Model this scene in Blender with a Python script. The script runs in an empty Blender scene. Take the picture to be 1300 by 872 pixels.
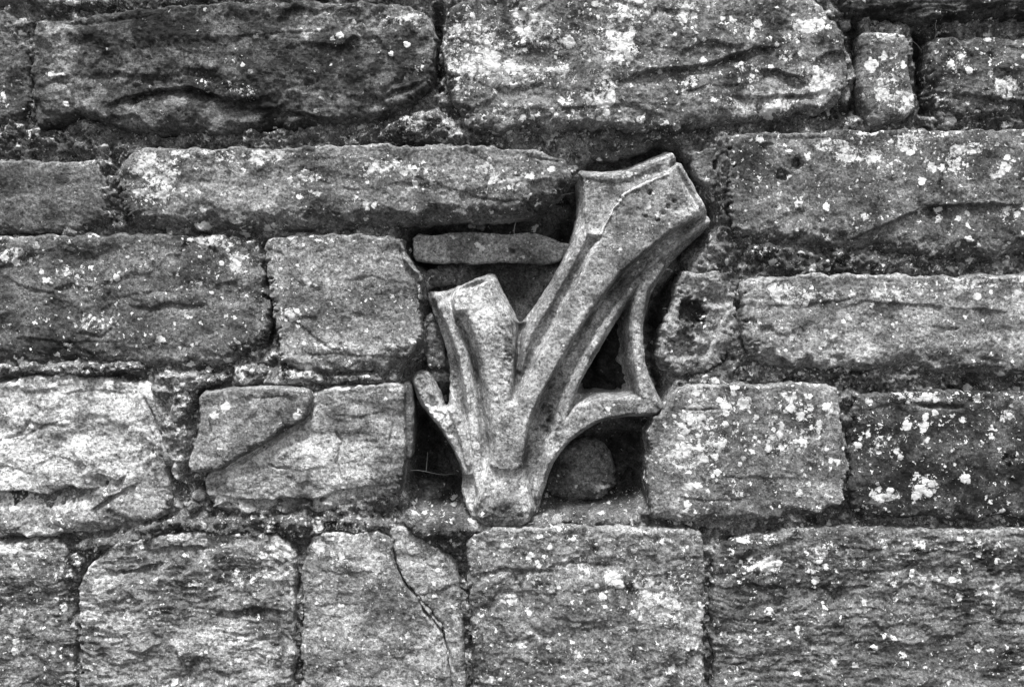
import bpy, math
import numpy as np

# ---------------------------------------------------------------- basics
D = 1.30            # camera distance from the wall's mortar plane (m)
CX, CY = 650.0, 391.0   # optical centre in trace units (1 unit = 1 mm on the wall plane)
ZC = 1.50           # height of that centre above the ground
sc = bpy.context.scene
col = sc.collection

def _hash(ix, iy, seed):
    h = (ix.astype(np.int64) * 374761393 + iy.astype(np.int64) * 668265263 + seed * 1442695041) & 0xFFFFFFFF
    h = ((h ^ (h >> 13)) * 1274126177) & 0xFFFFFFFF
    h = ((h ^ (h >> 16)) * 2246822519) & 0xFFFFFFFF
    h ^= h >> 15
    return h

def gnoise(x, y, seed):
    x = np.asarray(x, float); y = np.asarray(y, float)
    ix = np.floor(x); iy = np.floor(y); fx = x - ix; fy = y - iy
    u = fx * fx * fx * (fx * (fx * 6 - 15) + 10); v = fy * fy * fy * (fy * (fy * 6 - 15) + 10)
    def g(ox, oy):
        a = _hash(ix + ox, iy + oy, seed) * (2 * math.pi / 4294967296.0)
        return np.cos(a) * (fx - ox) + np.sin(a) * (fy - oy)
    a = g(0, 0) * (1 - u) + g(1, 0) * u
    b = g(0, 1) * (1 - u) + g(1, 1) * u
    return (a * (1 - v) + b * v) * 1.5

def fbm(x, y, size, seed, octs=4, rough=0.5, ridged=False, sx=1.0, sy=1.0):
    s = 0; a = 1; t = 0; f = 1.0 / size
    for o in range(octs):
        n = gnoise(x * f * sx + 17.3 * o, y * f * sy - 9.1 * o, seed * 31 + o)
        if ridged: n = 1 - 2 * np.abs(n) ** 0.8
        s = s + a * n; t += a; a *= rough; f *= 2.03
    return s / t

def worley(x, y, size, seed):
    x = x / size + .25 * fbm(x, y, size, seed + 3, 2); y = y / size + .25 * fbm(x * size, y, size, seed + 4, 2)
    ix = np.floor(x); iy = np.floor(y); best = np.full(x.shape, 9.0); rnd = np.zeros(x.shape)
    for ox in (-1, 0, 1):
        for oy in (-1, 0, 1):
            hh = _hash(ix + ox, iy + oy, seed)
            dx = ix + ox + (hh & 1023) / 1023.0 - x; dy = iy + oy + ((hh >> 10) & 1023) / 1023.0 - y
            d = np.hypot(dx, dy); m = d < best
            best = np.where(m, d, best); rnd = np.where(m, ((hh >> 20) & 1023) / 1023.0, rnd)
    return best, rnd

def facets(x, y, size, seed, amp):
    u = x / size + .45 * fbm(x, y, size, seed + 3, 4, .6); v = y / (size * .7) + .45 * fbm(x + 300, y, size, seed + 4, 4, .6)
    ix = np.floor(u); iy = np.floor(v); best = np.full(u.shape, 9.0); out = np.zeros(u.shape)
    for ox in (-1, 0, 1):
        for oy in (-1, 0, 1):
            hh = _hash(ix + ox, iy + oy, seed)
            dx = u - (ix + ox + (hh & 1023) / 1023.0); dy = v - (iy + oy + ((hh >> 10) & 1023) / 1023.0)
            d = np.hypot(dx, dy); m = d < best
            a = ((hh >> 4) & 255) / 255.0 - .5; b = ((hh >> 12) & 255) / 255.0 - .5; c = ((hh >> 20) & 255) / 255.0 - .5
            best = np.where(m, d, best); out = np.where(m, a * dx + b * dy * 1.3 + c * .35, out)
    for _ in range(2):
        p = np.pad(out, 1, mode='edge'); out = (p[:-2, 1:-1] + p[2:, 1:-1] + p[1:-1, :-2] + p[1:-1, 2:] + out) / 5
    return out * amp

def sstep(a, b, x):
    t = np.clip((x - a) / (b - a), 0, 1)
    return t * t * (3 - 2 * t)

def chaikin(p, n=2):
    p = np.array(p, float)
    for _ in range(n):
        q = np.roll(p, -1, axis=0)
        r = np.empty((len(p) * 2, 2)); r[0::2] = p * .83 + q * .17; r[1::2] = p * .17 + q * .83
        p = r
    return p

def sdf(poly, X, Y):
    """signed distance, positive inside"""
    d = np.full(X.shape, 1e9); ins = np.zeros(X.shape, bool)
    n = len(poly)
    for i in range(n):
        ax, ay = poly[i]; bx, by = poly[(i + 1) % n]
        ex, ey = bx - ax, by - ay
        L = ex * ex + ey * ey
        if L < 1e-9: continue
        t = np.clip(((X - ax) * ex + (Y - ay) * ey) / L, 0, 1)
        dd = (X - ax - t * ex) ** 2 + (Y - ay - t * ey) ** 2
        d = np.minimum(d, dd)
        if abs(ey) > 1e-9:
            c = ((ay > Y) != (by > Y)) & (X < (bx - ax) * (Y - ay) / (by - ay) + ax)
            ins ^= c
    d = np.sqrt(d)
    return np.where(ins, d, -d)

def stroke(pts, X, Y):
    """distance to a polyline and parameter 0..1 along it; also interpolated 3rd column"""
    P = np.array(pts, float)
    best = np.full(X.shape, 1e9); W = np.zeros(X.shape); T = np.zeros(X.shape); S = np.zeros(X.shape)
    n = len(P) - 1
    for i in range(n):
        a = P[i]; b = P[i + 1]; ex, ey = b[0] - a[0], b[1] - a[1]; L = ex * ex + ey * ey
        t = np.clip(((X - a[0]) * ex + (Y - a[1]) * ey) / L, 0, 1)
        d = np.hypot(X - a[0] - t * ex, Y - a[1] - t * ey)
        side = ex * (Y - a[1]) - ey * (X - a[0])
        m = d < best
        best = np.where(m, d, best)
        if P.shape[1] > 2: W = np.where(m, a[2] + (b[2] - a[2]) * t, W)
        T = np.where(m, (i + t) / n, T); S = np.where(m, np.sign(side), S)
    return best, T, W, S

# ------------------------------------------------- relief features (units mm)
def f_ledge(h, X, Y, pts, A, w, seed=0, up=0.0):
    """rock above the line overhangs, the face just under it is set back A and recovers over w"""
    P = np.array(pts, float); x0, x1 = P[0, 0], P[-1, 0]
    wig = fbm(X, Y, 26, 900 + seed, 4, .6) * 5
    yl = np.interp(X, P[:, 0], P[:, 1]) + wig
    s = Y - yl
    e = max(10, (x1 - x0) * .22)
    fade = sstep(x0, x0 + e, X) * (1 - sstep(x1 - e, x1, X))
    rec = np.where(s > 0, np.exp(-np.maximum(s, 0) / w) * sstep(0, 2.5, s), 0)
    lip = np.where(s <= 0, np.exp(np.minimum(s, 0) / (w * .7)), np.exp(-np.abs(s) / 1.5))
    return h - A * rec * fade + up * lip * fade

def f_crack(h, X, Y, pts, A, w, seed=0, wig=3.0):
    wx = fbm(X, Y, 22, 700 + seed, 3) * wig; wy = fbm(X, Y, 22, 750 + seed, 3) * wig
    d, t, _, _ = stroke(pts, X + wx, Y + wy)
    tap = np.clip(np.sin(np.clip(t, .04, .96) * math.pi) * 1.6, .15, 1)
    return h - A * tap * np.exp(-(d / w) ** 2)

def f_step(h, X, Y, pts, A, w, seed=0):
    """right-hand side (as drawn) of the line is lower by A, recovering over w"""
    wx = fbm(X, Y, 25, 500 + seed, 3) * 4
    d, t, _, S = stroke(pts, X + wx, Y + wx * .7)
    tap = np.clip(np.sin(np.clip(t, .02, .98) * math.pi) * 1.8, 0, 1)
    return h - A * tap * np.where(S > 0, np.exp(-d / w) * sstep(0, 2.5, d), 0)

def f_blob(h, X, Y, x, y, rx, ry, A):
    return h + A * np.exp(-(((X - x) / rx) ** 2 + ((Y - y) / ry) ** 2))

def f_pit(h, X, Y, x, y, r, A, seed=0):
    d = np.hypot(X - x, Y - y) + fbm(X, Y, 8, 300 + seed, 3) * r * .5
    return h - A * (1 - sstep(r * .55, r, d))

FE = dict(ledge=f_ledge, crack=f_crack, step=f_step, blob=f_blob, pit=f_pit)

# ------------------------------------------------- mesh from height sheet
def sheet_mesh(name, X, Y, d, gx, gy, h, masks, H, back, mat, side=None, hole=None, backwall=False):
    """X,Y,h arrays (ny,nx) in mm; d signed distance (+ inside); returns a linked object"""
    ny, nx = X.shape
    ins = d > 0
    cell = ins[:-1, :-1] | ins[1:, :-1] | ins[:-1, 1:] | ins[1:, 1:]
    step = X[0, 1] - X[0, 0]
    mv = np.where(ins, 0, np.clip(-d, 0, 1.6 * step))
    Xs = X + gx * mv; Ys = Y + gy * mv
    idx = np.arange(nx * ny).reshape(ny, nx)
    a = idx[:-1, :-1][cell]; b = idx[:-1, 1:][cell]; c = idx[1:, 1:][cell]; e = idx[1:, :-1][cell]
    quads = np.stack([a, e, c, b], 1)          # facing -y
    used = np.unique(quads)
    remap = -np.ones(nx * ny, np.int64); remap[used] = np.arange(len(used))
    quads = remap[quads]
    f = (D * 1000 - H) / (D * 1000)
    vx = (Xs.ravel()[used] - CX) * f / 1000
    vz = ZC - (Ys.ravel()[used] - CY) * f / 1000
    vy = -h.ravel()[used] / 1000
    V = np.stack([vx, vy, vz], 1)
    M = np.stack([m.ravel()[used] for m in masks], 1)
    # boundary directed edges
    E = np.concatenate([quads[:, [0, 1]], quads[:, [1, 2]], quads[:, [2, 3]], quads[:, [3, 0]]])
    n = len(V)
    key = E[:, 0] * n + E[:, 1]; rkey = E[:, 1] * n + E[:, 0]
    bd = E[~np.isin(key, rkey)]
    bv = np.unique(bd)
    bm_ = -np.ones(n, np.int64); bm_[bv] = np.arange(len(bv))
    rings = [bv]; allV = [V]; allM = [M]; cnt = n
    px = Xs.ravel()[used][bv]; py = Ys.ravel()[used][bv]
    nrings = 7
    for k in range(1, nrings + 1):
        t = k / nrings
        W = V[bv].copy()
        y0 = W[:, 1]
        W[:, 1] = y0 + (back / 1000 - y0) * t
        jit = fbm(px + W[:, 1] * 1000, py * .7 + W[:, 1] * 400, 26, 77, 3) * t * (0 if backwall else 1.6) / 1000
        W[:, 0] += jit; W[:, 2] += jit
        if side is not None: W = side(W, px, py, t)
        allV.append(W); allM.append(M[bv]); rings.append(cnt + np.arange(len(bv))); cnt += len(bv)
    Q = [quads]
    for k in range(nrings):
        r0, r1 = rings[k], rings[k + 1]
        i, j = bm_[bd[:, 0]], bm_[bd[:, 1]]
        Q.append(np.stack([r0[j], r0[i], r1[i], r1[j]], 1))
    Q = np.concatenate(Q); V = np.concatenate(allV); M = np.concatenate(allM)
    org = V[:n].mean(0); org[1] = 0.0
    me = bpy.data.meshes.new(name)
    me.vertices.add(len(V)); me.vertices.foreach_set('co', (V - org).ravel())
    me.loops.add(len(Q) * 4); me.loops.foreach_set('vertex_index', Q.ravel().astype(np.int32))
    me.polygons.add(len(Q)); me.polygons.foreach_set('loop_start', (np.arange(len(Q)) * 4).astype(np.int32))
    me.polygons.foreach_set('use_smooth', np.ones(len(Q), bool))
    me.update(calc_edges=True)
    at = me.attributes.new('mask', 'FLOAT_COLOR', 'POINT')
    at.data.foreach_set('color', M.ravel().astype(np.float32))
    me.materials.append(mat)
    o = bpy.data.objects.new(name, me); o.location = org
    col.objects.link(o)
    return o

STEP = 1.3
def grid(poly, pad=6, step=None):
    s = step or STEP
    x0, y0 = poly.min(0) - pad; x1, y1 = poly.max(0) + pad
    return np.meshgrid(np.arange(x0, x1, s), np.arange(y0, y1, s))

def tag(o, label, cat, group=None, kind=None):
    if label: o['label'] = label
    if cat: o['category'] = cat
    if group: o['group'] = group
    if kind: o['kind'] = kind
    return o

# ------------------------------------------------- materials
def N(nt, typ, **kw):
    n = nt.nodes.new(typ)
    for k, v in kw.items():
        if k in n.inputs: n.inputs[k].default_value = v
        else: setattr(n, k, v)
    return n

class G:
    """tiny helper to write node maths"""
    def __init__(s, nt): s.nt = nt
    def m(s, op, a, b=0.0, c=None, clamp=False):
        n = s.nt.nodes.new('ShaderNodeMath'); n.operation = op; n.use_clamp = clamp
        for i, v in enumerate((a, b, c)):
            if v is None: continue
            if hasattr(v, 'node'): s.nt.links.new(v, n.inputs[i])
            else: n.inputs[i].default_value = v
        return n.outputs[0]
    def rng(s, v, a, b, c=0.0, d=1.0, smooth=False):
        n = s.nt.nodes.new('ShaderNodeMapRange')
        if smooth: n.interpolation_type = 'SMOOTHSTEP'
        for i, x in enumerate((v, a, b, c, d)):
            if hasattr(x, 'node'): s.nt.links.new(x, n.inputs[i])
            else: n.inputs[i].default_value = x
        return n.outputs[0]
    def mix(s, f, a, b):
        # a + (b-a)*f
        return s.m('ADD', a, s.m('MULTIPLY', s.m('SUBTRACT', b, a), f))
    def noise(s, vec, scale, detail=3, rough=.6, dist=0.0):
        n = s.nt.nodes.new('ShaderNodeTexNoise'); s.nt.links.new(vec, n.inputs['Vector'])
        n.inputs['Scale'].default_value = scale; n.inputs['Detail'].default_value = detail
        n.inputs['Roughness'].default_value = rough; n.inputs['Distortion'].default_value = dist
        return n.outputs['Fac'], n.outputs['Color']
    def voro(s, vec, scale, feature='F1'):
        n = s.nt.nodes.new('ShaderNodeTexVoronoi'); n.feature = feature
        s.nt.links.new(vec, n.inputs['Vector']); n.inputs['Scale'].default_value = scale
        return n.outputs['Distance'], n.outputs.get('Color')

def stone_material(name, grain_amp=1.0, lich_gain=1.0, mortar=False, carved=False):
    mt = bpy.data.materials.new(name); mt.use_nodes = True
    nt = mt.node_tree; nt.nodes.clear(); g = G(nt)
    out = N(nt, 'ShaderNodeOutputMaterial'); bs = N(nt, 'ShaderNodeBsdfPrincipled')
    bs.inputs['Roughness'].default_value = .88; bs.inputs['Specular IOR Level'].default_value = .22
    nt.links.new(bs.outputs[0], out.inputs[0])
    geo = N(nt, 'ShaderNodeTexCoord'); oi = N(nt, 'ShaderNodeObjectInfo')
    off = N(nt, 'ShaderNodeVectorMath', operation='SCALE'); off.inputs[0].default_value = (17.3, 9.1, 23.7)
    nt.links.new(oi.outputs['Random'], off.inputs['Scale'])
    ad = N(nt, 'ShaderNodeVectorMath', operation='ADD')
    nt.links.new(geo.outputs['Object'], ad.inputs[0]); nt.links.new(off.outputs[0], ad.inputs[1])
    P = ad.outputs[0]
    at = N(nt, 'ShaderNodeAttribute', attribute_name='mask')
    sp = N(nt, 'ShaderNodeSeparateColor'); nt.links.new(at.outputs['Color'], sp.inputs[0])
    L, S, T, B = sp.outputs[0], sp.outputs[1], sp.outputs[2], at.outputs['Alpha']
    # warped coordinate for lichen outlines
    wn = N(nt, 'ShaderNodeTexNoise'); nt.links.new(P, wn.inputs['Vector']); wn.inputs['Scale'].default_value = 230; wn.inputs['Detail'].default_value = 3
    ws = N(nt, 'ShaderNodeVectorMath', operation='SCALE'); nt.links.new(wn.outputs['Color'], ws.inputs[0]); ws.inputs['Scale'].default_value = .010
    wa = N(nt, 'ShaderNodeVectorMath', operation='ADD'); nt.links.new(P, wa.inputs[0]); nt.links.new(ws.outputs[0], wa.inputs[1])
    PW = wa.outputs[0]
    # bedding coordinate: stretched along the bed
    mp = N(nt, 'ShaderNodeMapping'); nt.links.new(P, mp.inputs['Vector']); mp.inputs['Scale'].default_value = (1, 1, 7)
    PB = mp.outputs[0]
    s2, _ = g.noise(P, 11, 3, .5)
    g1, _ = g.noise(P, 360, 4, .85)
    g2, _ = g.noise(P, 210, 5, .7)
    g3, _ = g.noise(P, 24, 5, .6)
    gb, _ = g.noise(PB, 22, 5, .62, .4)
    gr = g.rng(g1, .32, .68, .22, 1.7)
    gr = g.mix(grain_amp, 1.0, gr)
    b2 = g.rng(g2, .32, .68, .4, 1.6)
    b3 = g.m('MULTIPLY', g.rng(g3, .34, .66, .38, 1.7), g.rng(s2, .34, .66, .65, 1.35))
    bb = g.mix(B, 1.0, g.rng(gb, .3, .7, .35, 1.65))
    base = g.m('MULTIPLY', g.m('MULTIPLY', g.m('MULTIPLY', g.m('MULTIPLY', T, .57), gr), b2), g.m('MULTIPLY', b3, bb))
    s1, _ = g.noise(P, 75, 8, .72)
    sm = g.m('ADD', g.m('MULTIPLY', s1, .75), g.m('MULTIPLY', s2, .25))
    sth = g.m('SUBTRACT', .70, g.m('MULTIPLY', S, .30))
    sf = g.rng(sm, g.m('SUBTRACT', sth, .045), g.m('ADD', sth, .045), 0, .9)
    base = g.mix(sf, base, g.m('MULTIPLY', base, .22))
    # pin-holes, mineral specks
    vd, vc = g.voro(PW, 330)
    hs = N(nt, 'ShaderNodeSeparateColor'); nt.links.new(vc, hs.inputs[0])
    hole = g.m('MULTIPLY', g.rng(vd, .22, .42, 1, 0), g.rng(hs.outputs[0], .84, .86, 0, 1))
    base = g.mix(g.m('MULTIPLY', hole, .7), base, g.m('MULTIPLY', base, .15))
    # lichen, three sizes
    expl = g.rng(L, 1.05, 1.4, 0, .95)
    L = g.m('MINIMUM', L, .66)
    masks = []
    for scale, gain, lo in ((85, .62, .5), (190, .62, .52), (400, .38, .5)):
        d, c = g.voro(PW, scale)
        cs = N(nt, 'ShaderNodeSeparateColor'); nt.links.new(c, cs.inputs[0])
        on = g.rng(g.m('SUBTRACT', g.m('MULTIPLY', L, gain), cs.outputs[0]), -.005, .03, 0, 1)
        rad = g.m('MULTIPLY', g.m('ADD', .3, g.m('MULTIPLY', cs.outputs[1], .7)), lo)
        rad = g.m('ADD', rad, g.m('MULTIPLY', g.m('SUBTRACT', g2, .5), .7))
        inn = g.rng(d, g.m('SUBTRACT', rad, .05), g.m('ADD', rad, .05), 1, 0)
        masks.append(g.m('MULTIPLY', on, inn))
    c1, _ = g.noise(PW, 130, 7, .78)
    c2, _ = g.noise(P, 30, 3, .5)
    cm = g.m('ADD', g.m('MULTIPLY', c1, .7), g.m('MULTIPLY', c2, .3))
    cth = g.m('SUBTRACT', .725, g.m('MULTIPLY', L, .345))
    crust = g.rng(cm, g.m('SUBTRACT', cth, .018), g.m('ADD', cth, .018), 0, .9)
    crust = g.m('MULTIPLY', crust, g.rng(L, .02, .12, 0, 1))
    lm = g.m('MAXIMUM', g.m('MAXIMUM', masks[0], masks[1]), g.m('MAXIMUM', masks[2], crust))
    lm = g.m('MAXIMUM', lm, expl)
    lm = g.m('MULTIPLY', lm, lich_gain)
    lc = g.m('MULTIPLY', g.rng(g1, .3, .7, .55, .85), g.rng(g2, .3, .7, .8, 1.15))
    colr = g.mix(lm, base, lc)
    colr = g.m('MINIMUM', g.m('MAXIMUM', colr, .006), .82)
    cc = N(nt, 'ShaderNodeCombineColor')
    for i in range(3): nt.links.new(colr, cc.inputs[i])
    nt.links.new(cc.outputs[0], bs.inputs['Base Color'])
    # bump
    hgt = g.m('ADD', g.m('MULTIPLY', g1, .55 if not mortar else 1.0), g.m('MULTIPLY', g2, 1.3 if not carved else .8))
    hgt = g.m('ADD', hgt, g.m('MULTIPLY', gb, g.m('MULTIPLY', B, 1.6)))
    hgt = g.m('ADD', hgt, g.m('MULTIPLY', lm, .35))
    hgt = g.m('SUBTRACT', hgt, g.m('MULTIPLY', hole, .8))
    bp = N(nt, 'ShaderNodeBump'); bp.inputs['Strength'].default_value = .9; bp.inputs['Distance'].default_value = .0022 if not mortar else .004
    nt.links.new(hgt, bp.inputs['Height']); nt.links.new(bp.outputs[0], bs.inputs['Normal'])
    return mt

M_STONE = stone_material('weathered_sandstone')
M_CARVED = stone_material('carved_sandstone', 1.0, 1.0, carved=True)
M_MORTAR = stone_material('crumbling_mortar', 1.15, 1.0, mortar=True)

# ------------------------------------------------- stones
def lichen_field(X, Y, base, blobs, seed):
    m = np.full(X.shape, base, float)
    for (x, y, rx, ry, s) in blobs:
        w = fbm(X, Y, 30, seed + 5, 3) * .7
        r = np.sqrt(((X - x) / rx) ** 2 + ((Y - y) / ry) ** 2) + w
        m = np.maximum(m, s * (1 - sstep(.35, 1.25, r)))
    m = m * (1 + 1.3 * fbm(X, Y, 45, seed + 9, 4))
    return np.clip(m, 0, 1)

def build_stone(name, poly, H=28, R=12, Rb=None, drop=20, tone=.2, bed=.3, lich=.06, lb=(), stain=.3, sb=(),
                tb=(), feats=(), rough=4.0, terrace=0.0, edge=3.6, seed=1, label='', cat='stone block',
                group='sandstone blocks of the old wall', back=75, mat=None, tilt=(0, 0), smoothn=1, lumps=0.0, spots=()):
    poly = chaikin(poly, smoothn)
    X, Y = grid(poly)
    d = sdf(poly, X, Y)
    d = d + fbm(X, Y, 34, seed, 5, .62) * edge * 2.1 + fbm(X, Y, 11, seed + 50, 2, .5) * edge * .4 + 2.8
    R = R * .62; Rb = Rb * .95 if Rb else R * 2.3; drop = drop * .85
    gy, gx = np.gradient(d, STEP)
    # smooth direction
    gl = np.hypot(gx, gy) + 1e-6; gx = gx / gl; gy = gy / gl
    below = sstep(.1, .9, -gy)          # inside distance grows upwards => lower edge
    RR = (R + (Rb - R) * below) * (1 + 1.5 * fbm(X, Y, 30, seed + 3, 4))
    RR = np.maximum(RR, 3)
    q = np.clip(1 - np.maximum(d, 0) / RR, 0, 1)
    dr = drop * (1 + .55 * below)
    h = H - dr * (1 - np.sqrt(np.maximum(1 - q * q, 0))) * 1.0
    cxp, cyp = poly.mean(0)
    h = h + tilt[0] * (X - cxp) / 100 + tilt[1] * (Y - cyp) / 100
    lo = fbm(X, Y, 110, seed + 11, 3, .5, sy=1.8)
    mid = fbm(X, Y, 34, seed + 13, 5, .55, sy=1.15)
    rid = fbm(X, Y, 55, seed + 17, 4, .5, ridged=True, sy=1.25)
    h = h + lo * rough * 1.3 + mid * rough * .9 + (rid - .3) * rough * .55
    h = h + fbm(X, Y, 9, seed + 19, 4, .7) * rough * .42
    h = h + facets(X, Y, 62, seed + 81, rough * 1.5) * np.clip(d / 14, 0, 1)
    if lumps: h = h + np.abs(fbm(X, Y, 16, seed + 29, 3)) * lumps
    if terrace:
        yy = Y + fbm(X, Y, 90, seed + 21, 3) * 22
        tr = fbm(X * .16, yy, 15, seed + 23, 3, .6)
        br = sstep(-.35, .3, fbm(X, Y, 80, seed + 25, 2))
        saw = (yy / 9.5 + fbm(X, Y, 60, seed + 27, 2) * 2.0) % 1.0
        h = h + terrace * (tr * 1.0 + (.5 - saw) * .35) * (.35 + .65 * br)
    for k, ft in enumerate(feats):
        fn = FE[ft[0]]
        if ft[0] in ('ledge', 'crack', 'step'): h = fn(h, X, Y, ft[1], ft[2] * (.5 if ft[0] == 'ledge' and ft[2] <= 5 else 1.15), ft[3], seed + k)
        else: h = fn(h, X, Y, *ft[1:])
    L = lichen_field(X, Y, lich * .8, lb, seed)
    S = lichen_field(X, Y, stain, sb, seed + 40)
    Tn = np.full(X.shape, tone, float)
    for (x, y, rx, ry, s) in tb:
        r = np.sqrt(((X - x) / rx) ** 2 + ((Y - y) / ry) ** 2) + fbm(X, Y, 40, seed + 61, 4) * .9
        Tn = Tn * (1 + (s - 1) * (1 - sstep(.3, 1.2, r)))
    Tn = Tn * (1 + .35 * fbm(X, Y, 70, seed + 33, 4))
    wob = fbm(X, Y, 6, seed + 71, 3, .6)
    for (x, y, r) in spots:
        m = 1 - sstep(r * .7, r * 1.0, np.hypot((X - x), (Y - y) * 1.08) + wob * r * .55)
        L = np.maximum(L, 1.9 * m); h = h + .5 * m
    o = sheet_mesh(name, X, Y, d, gx, gy, h, [L, S, np.clip(Tn, .01, .95), np.full(X.shape, bed)], H, back, mat or M_STONE)
    return tag(o, label, cat, group)

SB = 'sandstone_block'
ST = []
def stone(poly, label, **k):
    k.setdefault('seed', 100 + 7 * len(ST)); ST.append(1)
    return build_stone(k.pop('name', SB), poly, label=label, **k)

# top course
stone([(-260,-150),(203,-150),(206,0),(140,7),(85,14),(60,17),(40,11),(20,4),(-260,4)],
      'sliver of stone along the top edge at the far left, lichen on its lower edge', H=26, tone=.17, lb=[(120,2,70,8,.8),(170,0,40,8,.9)], R=9)
stone([(-260,8),(5,12),(20,22),(29,40),(34,60),(37,100),(35,148),(20,155),(-10,163),(-260,165)],
      'narrow dark stone cut by the left edge beside the biggest dark block', H=22, tone=.2, lb=[(4,125,15,12,.6)], stain=.4)
stone([(42,30),(70,25),(130,17),(200,10),(300,3),(420,2),(500,6),(535,12),(548,25),(551,55),(550,90),(545,110),(520,132),(480,147),(430,156),(350,163),(280,167),(200,168),(150,164),(130,155),(105,148),(70,160),(50,163),(44,150),(42,90)],
      'long dark sooty block at upper left with a curved hollow flaked from its lower face', spots=[(516,57,5),(497,69,4),(85,133,4)], H=34, tone=0.155, bed=0.45, lich=.05, stain=.62,
      sb=[(200,40,110,50,.95),(400,80,140,50,.8),(260,100,60,25,.9)], tb=[(70,60,50,50,1.8),(190,140,90,22,1.7),(430,30,120,20,1.9),(470,130,90,30,1.5),(90,110,50,40,1.6)],
      lb=[(510,25,30,18,.55),(265,107,25,9,.7),(310,118,18,8,.6),(75,95,20,5,.6),(535,80,14,12,.5),(85,132,8,5,.6),(300,75,12,6,.6)], rough=4.5,
      feats=[('ledge',[(125,140),(160,122),(200,113),(240,111),(265,116),(285,126),(320,124),(360,118)],13,17),
             ('ledge',[(262,138),(300,132),(360,138),(430,150),(500,140)],6,12),('ledge',[(280,48),(340,40),(400,38),(440,34)],5,6),
             ('ledge',[(50,34),(90,28),(130,26),(200,18)],5,5),('ledge',[(40,64),(60,60),(90,62)],3,4),('blob',200,141,50,14,4),
             ('ledge',[(130,110),(170,100),(240,92),(300,95)],3,6),('ledge',[(440,120),(480,122),(545,100)],6,14)])
stone([(575,5),(640,-12),(800,-16),(1000,-14),(1045,5),(1062,35),(1074,60),(1078,95),(1072,120),(1055,137),(1000,147),(940,152),(880,160),(860,167),(800,163),(750,158),(700,165),(660,163),(625,168),(600,163),(583,140),(570,105),(562,70),(563,35)],
      'biggest block at top centre, thickly dotted with pale lichen', spots=[(722,54,9),(1028,35,8),(1042,28,6),(770,143,5),(760,150,4),(816,150,4),(618,55,5),(955,40,5),(963,30,7),(975,140,9),(988,134,6),(980,148,5),(600,20,4),(840,90,3)], H=36, tone=0.28, bed=0.12, lich=.25, stain=.38,
      lb=[(600,60,50,70,.72),(680,40,55,30,.85),(745,35,60,35,.5),(790,50,22,60,.98),(800,15,30,22,.9),(765,115,20,30,.95),(735,125,45,16,.75),(720,50,9,9,1),(770,5,25,8,.9),(690,95,80,20,.7),
          (950,30,30,25,.8),(1030,32,24,20,.75),(970,130,40,22,.9),(1035,100,30,30,.7),(955,90,25,20,.6),(870,100,40,18,.4),(900,20,80,25,.55),(640,140,60,14,.5),(815,150,8,7,.9),(770,143,10,6,.9)],
      sb=[(840,60,60,30,.6),(1010,70,60,40,.6)],
      feats=[('ledge',[(775,105),(800,96),(830,88),(865,84),(900,80),(960,60),(1000,58)],12,14),('ledge',[(600,133),(700,138),(800,130),(900,132)],4,9),
             ('ledge',[(920,122),(980,121),(1020,119),(1060,112)],7,9),('ledge',[(960,90),(985,87),(1010,96),(1030,108)],9,13),
             ('blob',850,125,70,25,-3),('blob',790,60,30,50,4),('ledge',[(850,120),(900,108),(960,104)],4,10)], rough=3.6)
stone([(1095,46),(1100,41),(1148,43),(1154,60),(1152,88),(1160,120),(1163,140),(1150,151),(1125,157),(1105,155),(1098,140),(1094,100),(1095,70)],
      'small upright block standing on end between two deep gaps, top right', H=30, R=8, Rb=13, tone=0.34, lich=.3, bed=0.05, stain=.2,
      lb=[(1115,48,22,12,.9),(1108,85,10,14,.95),(1120,110,14,22,.8),(1138,130,20,18,.7),(1140,95,16,18,.55)], rough=2.2, edge=1.6)
stone([(1178,52),(1250,48),(1550,44),(1550,150),(1300,145),(1230,147),(1195,145),(1180,120),(1176,85)],
      'speckled dark block cut by the right edge, beside the small upright stone', spots=[(1280,123,4),(1228,91,4),(1255,50,4)], H=26, tone=0.17, lich=.3, stain=.5,
      lb=[(1225,85,30,20,.55),(1275,110,25,14,.6),(1255,50,6,5,1),(1280,122,8,8,.9)],
      feats=[('ledge',[(1170,112),(1220,118),(1300,128),(1400,130)],7,14)])
stone([(1063,-150),(1550,-150),(1550,8),(1300,18),(1200,23),(1170,25),(1140,22),(1085,20),(1066,8)],
      'dark stone along the top edge at the right, only its underside showing', H=34, tone=.10, stain=.55, bed=.9, terrace=4, lb=[(1220,15,40,4,.3)])
stone([(215,-150),(545,-150),(548,-1),(400,-2),(215,-1)], 'thin sliver of stone at the top edge above the long dark block', H=26, tone=.17)

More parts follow.
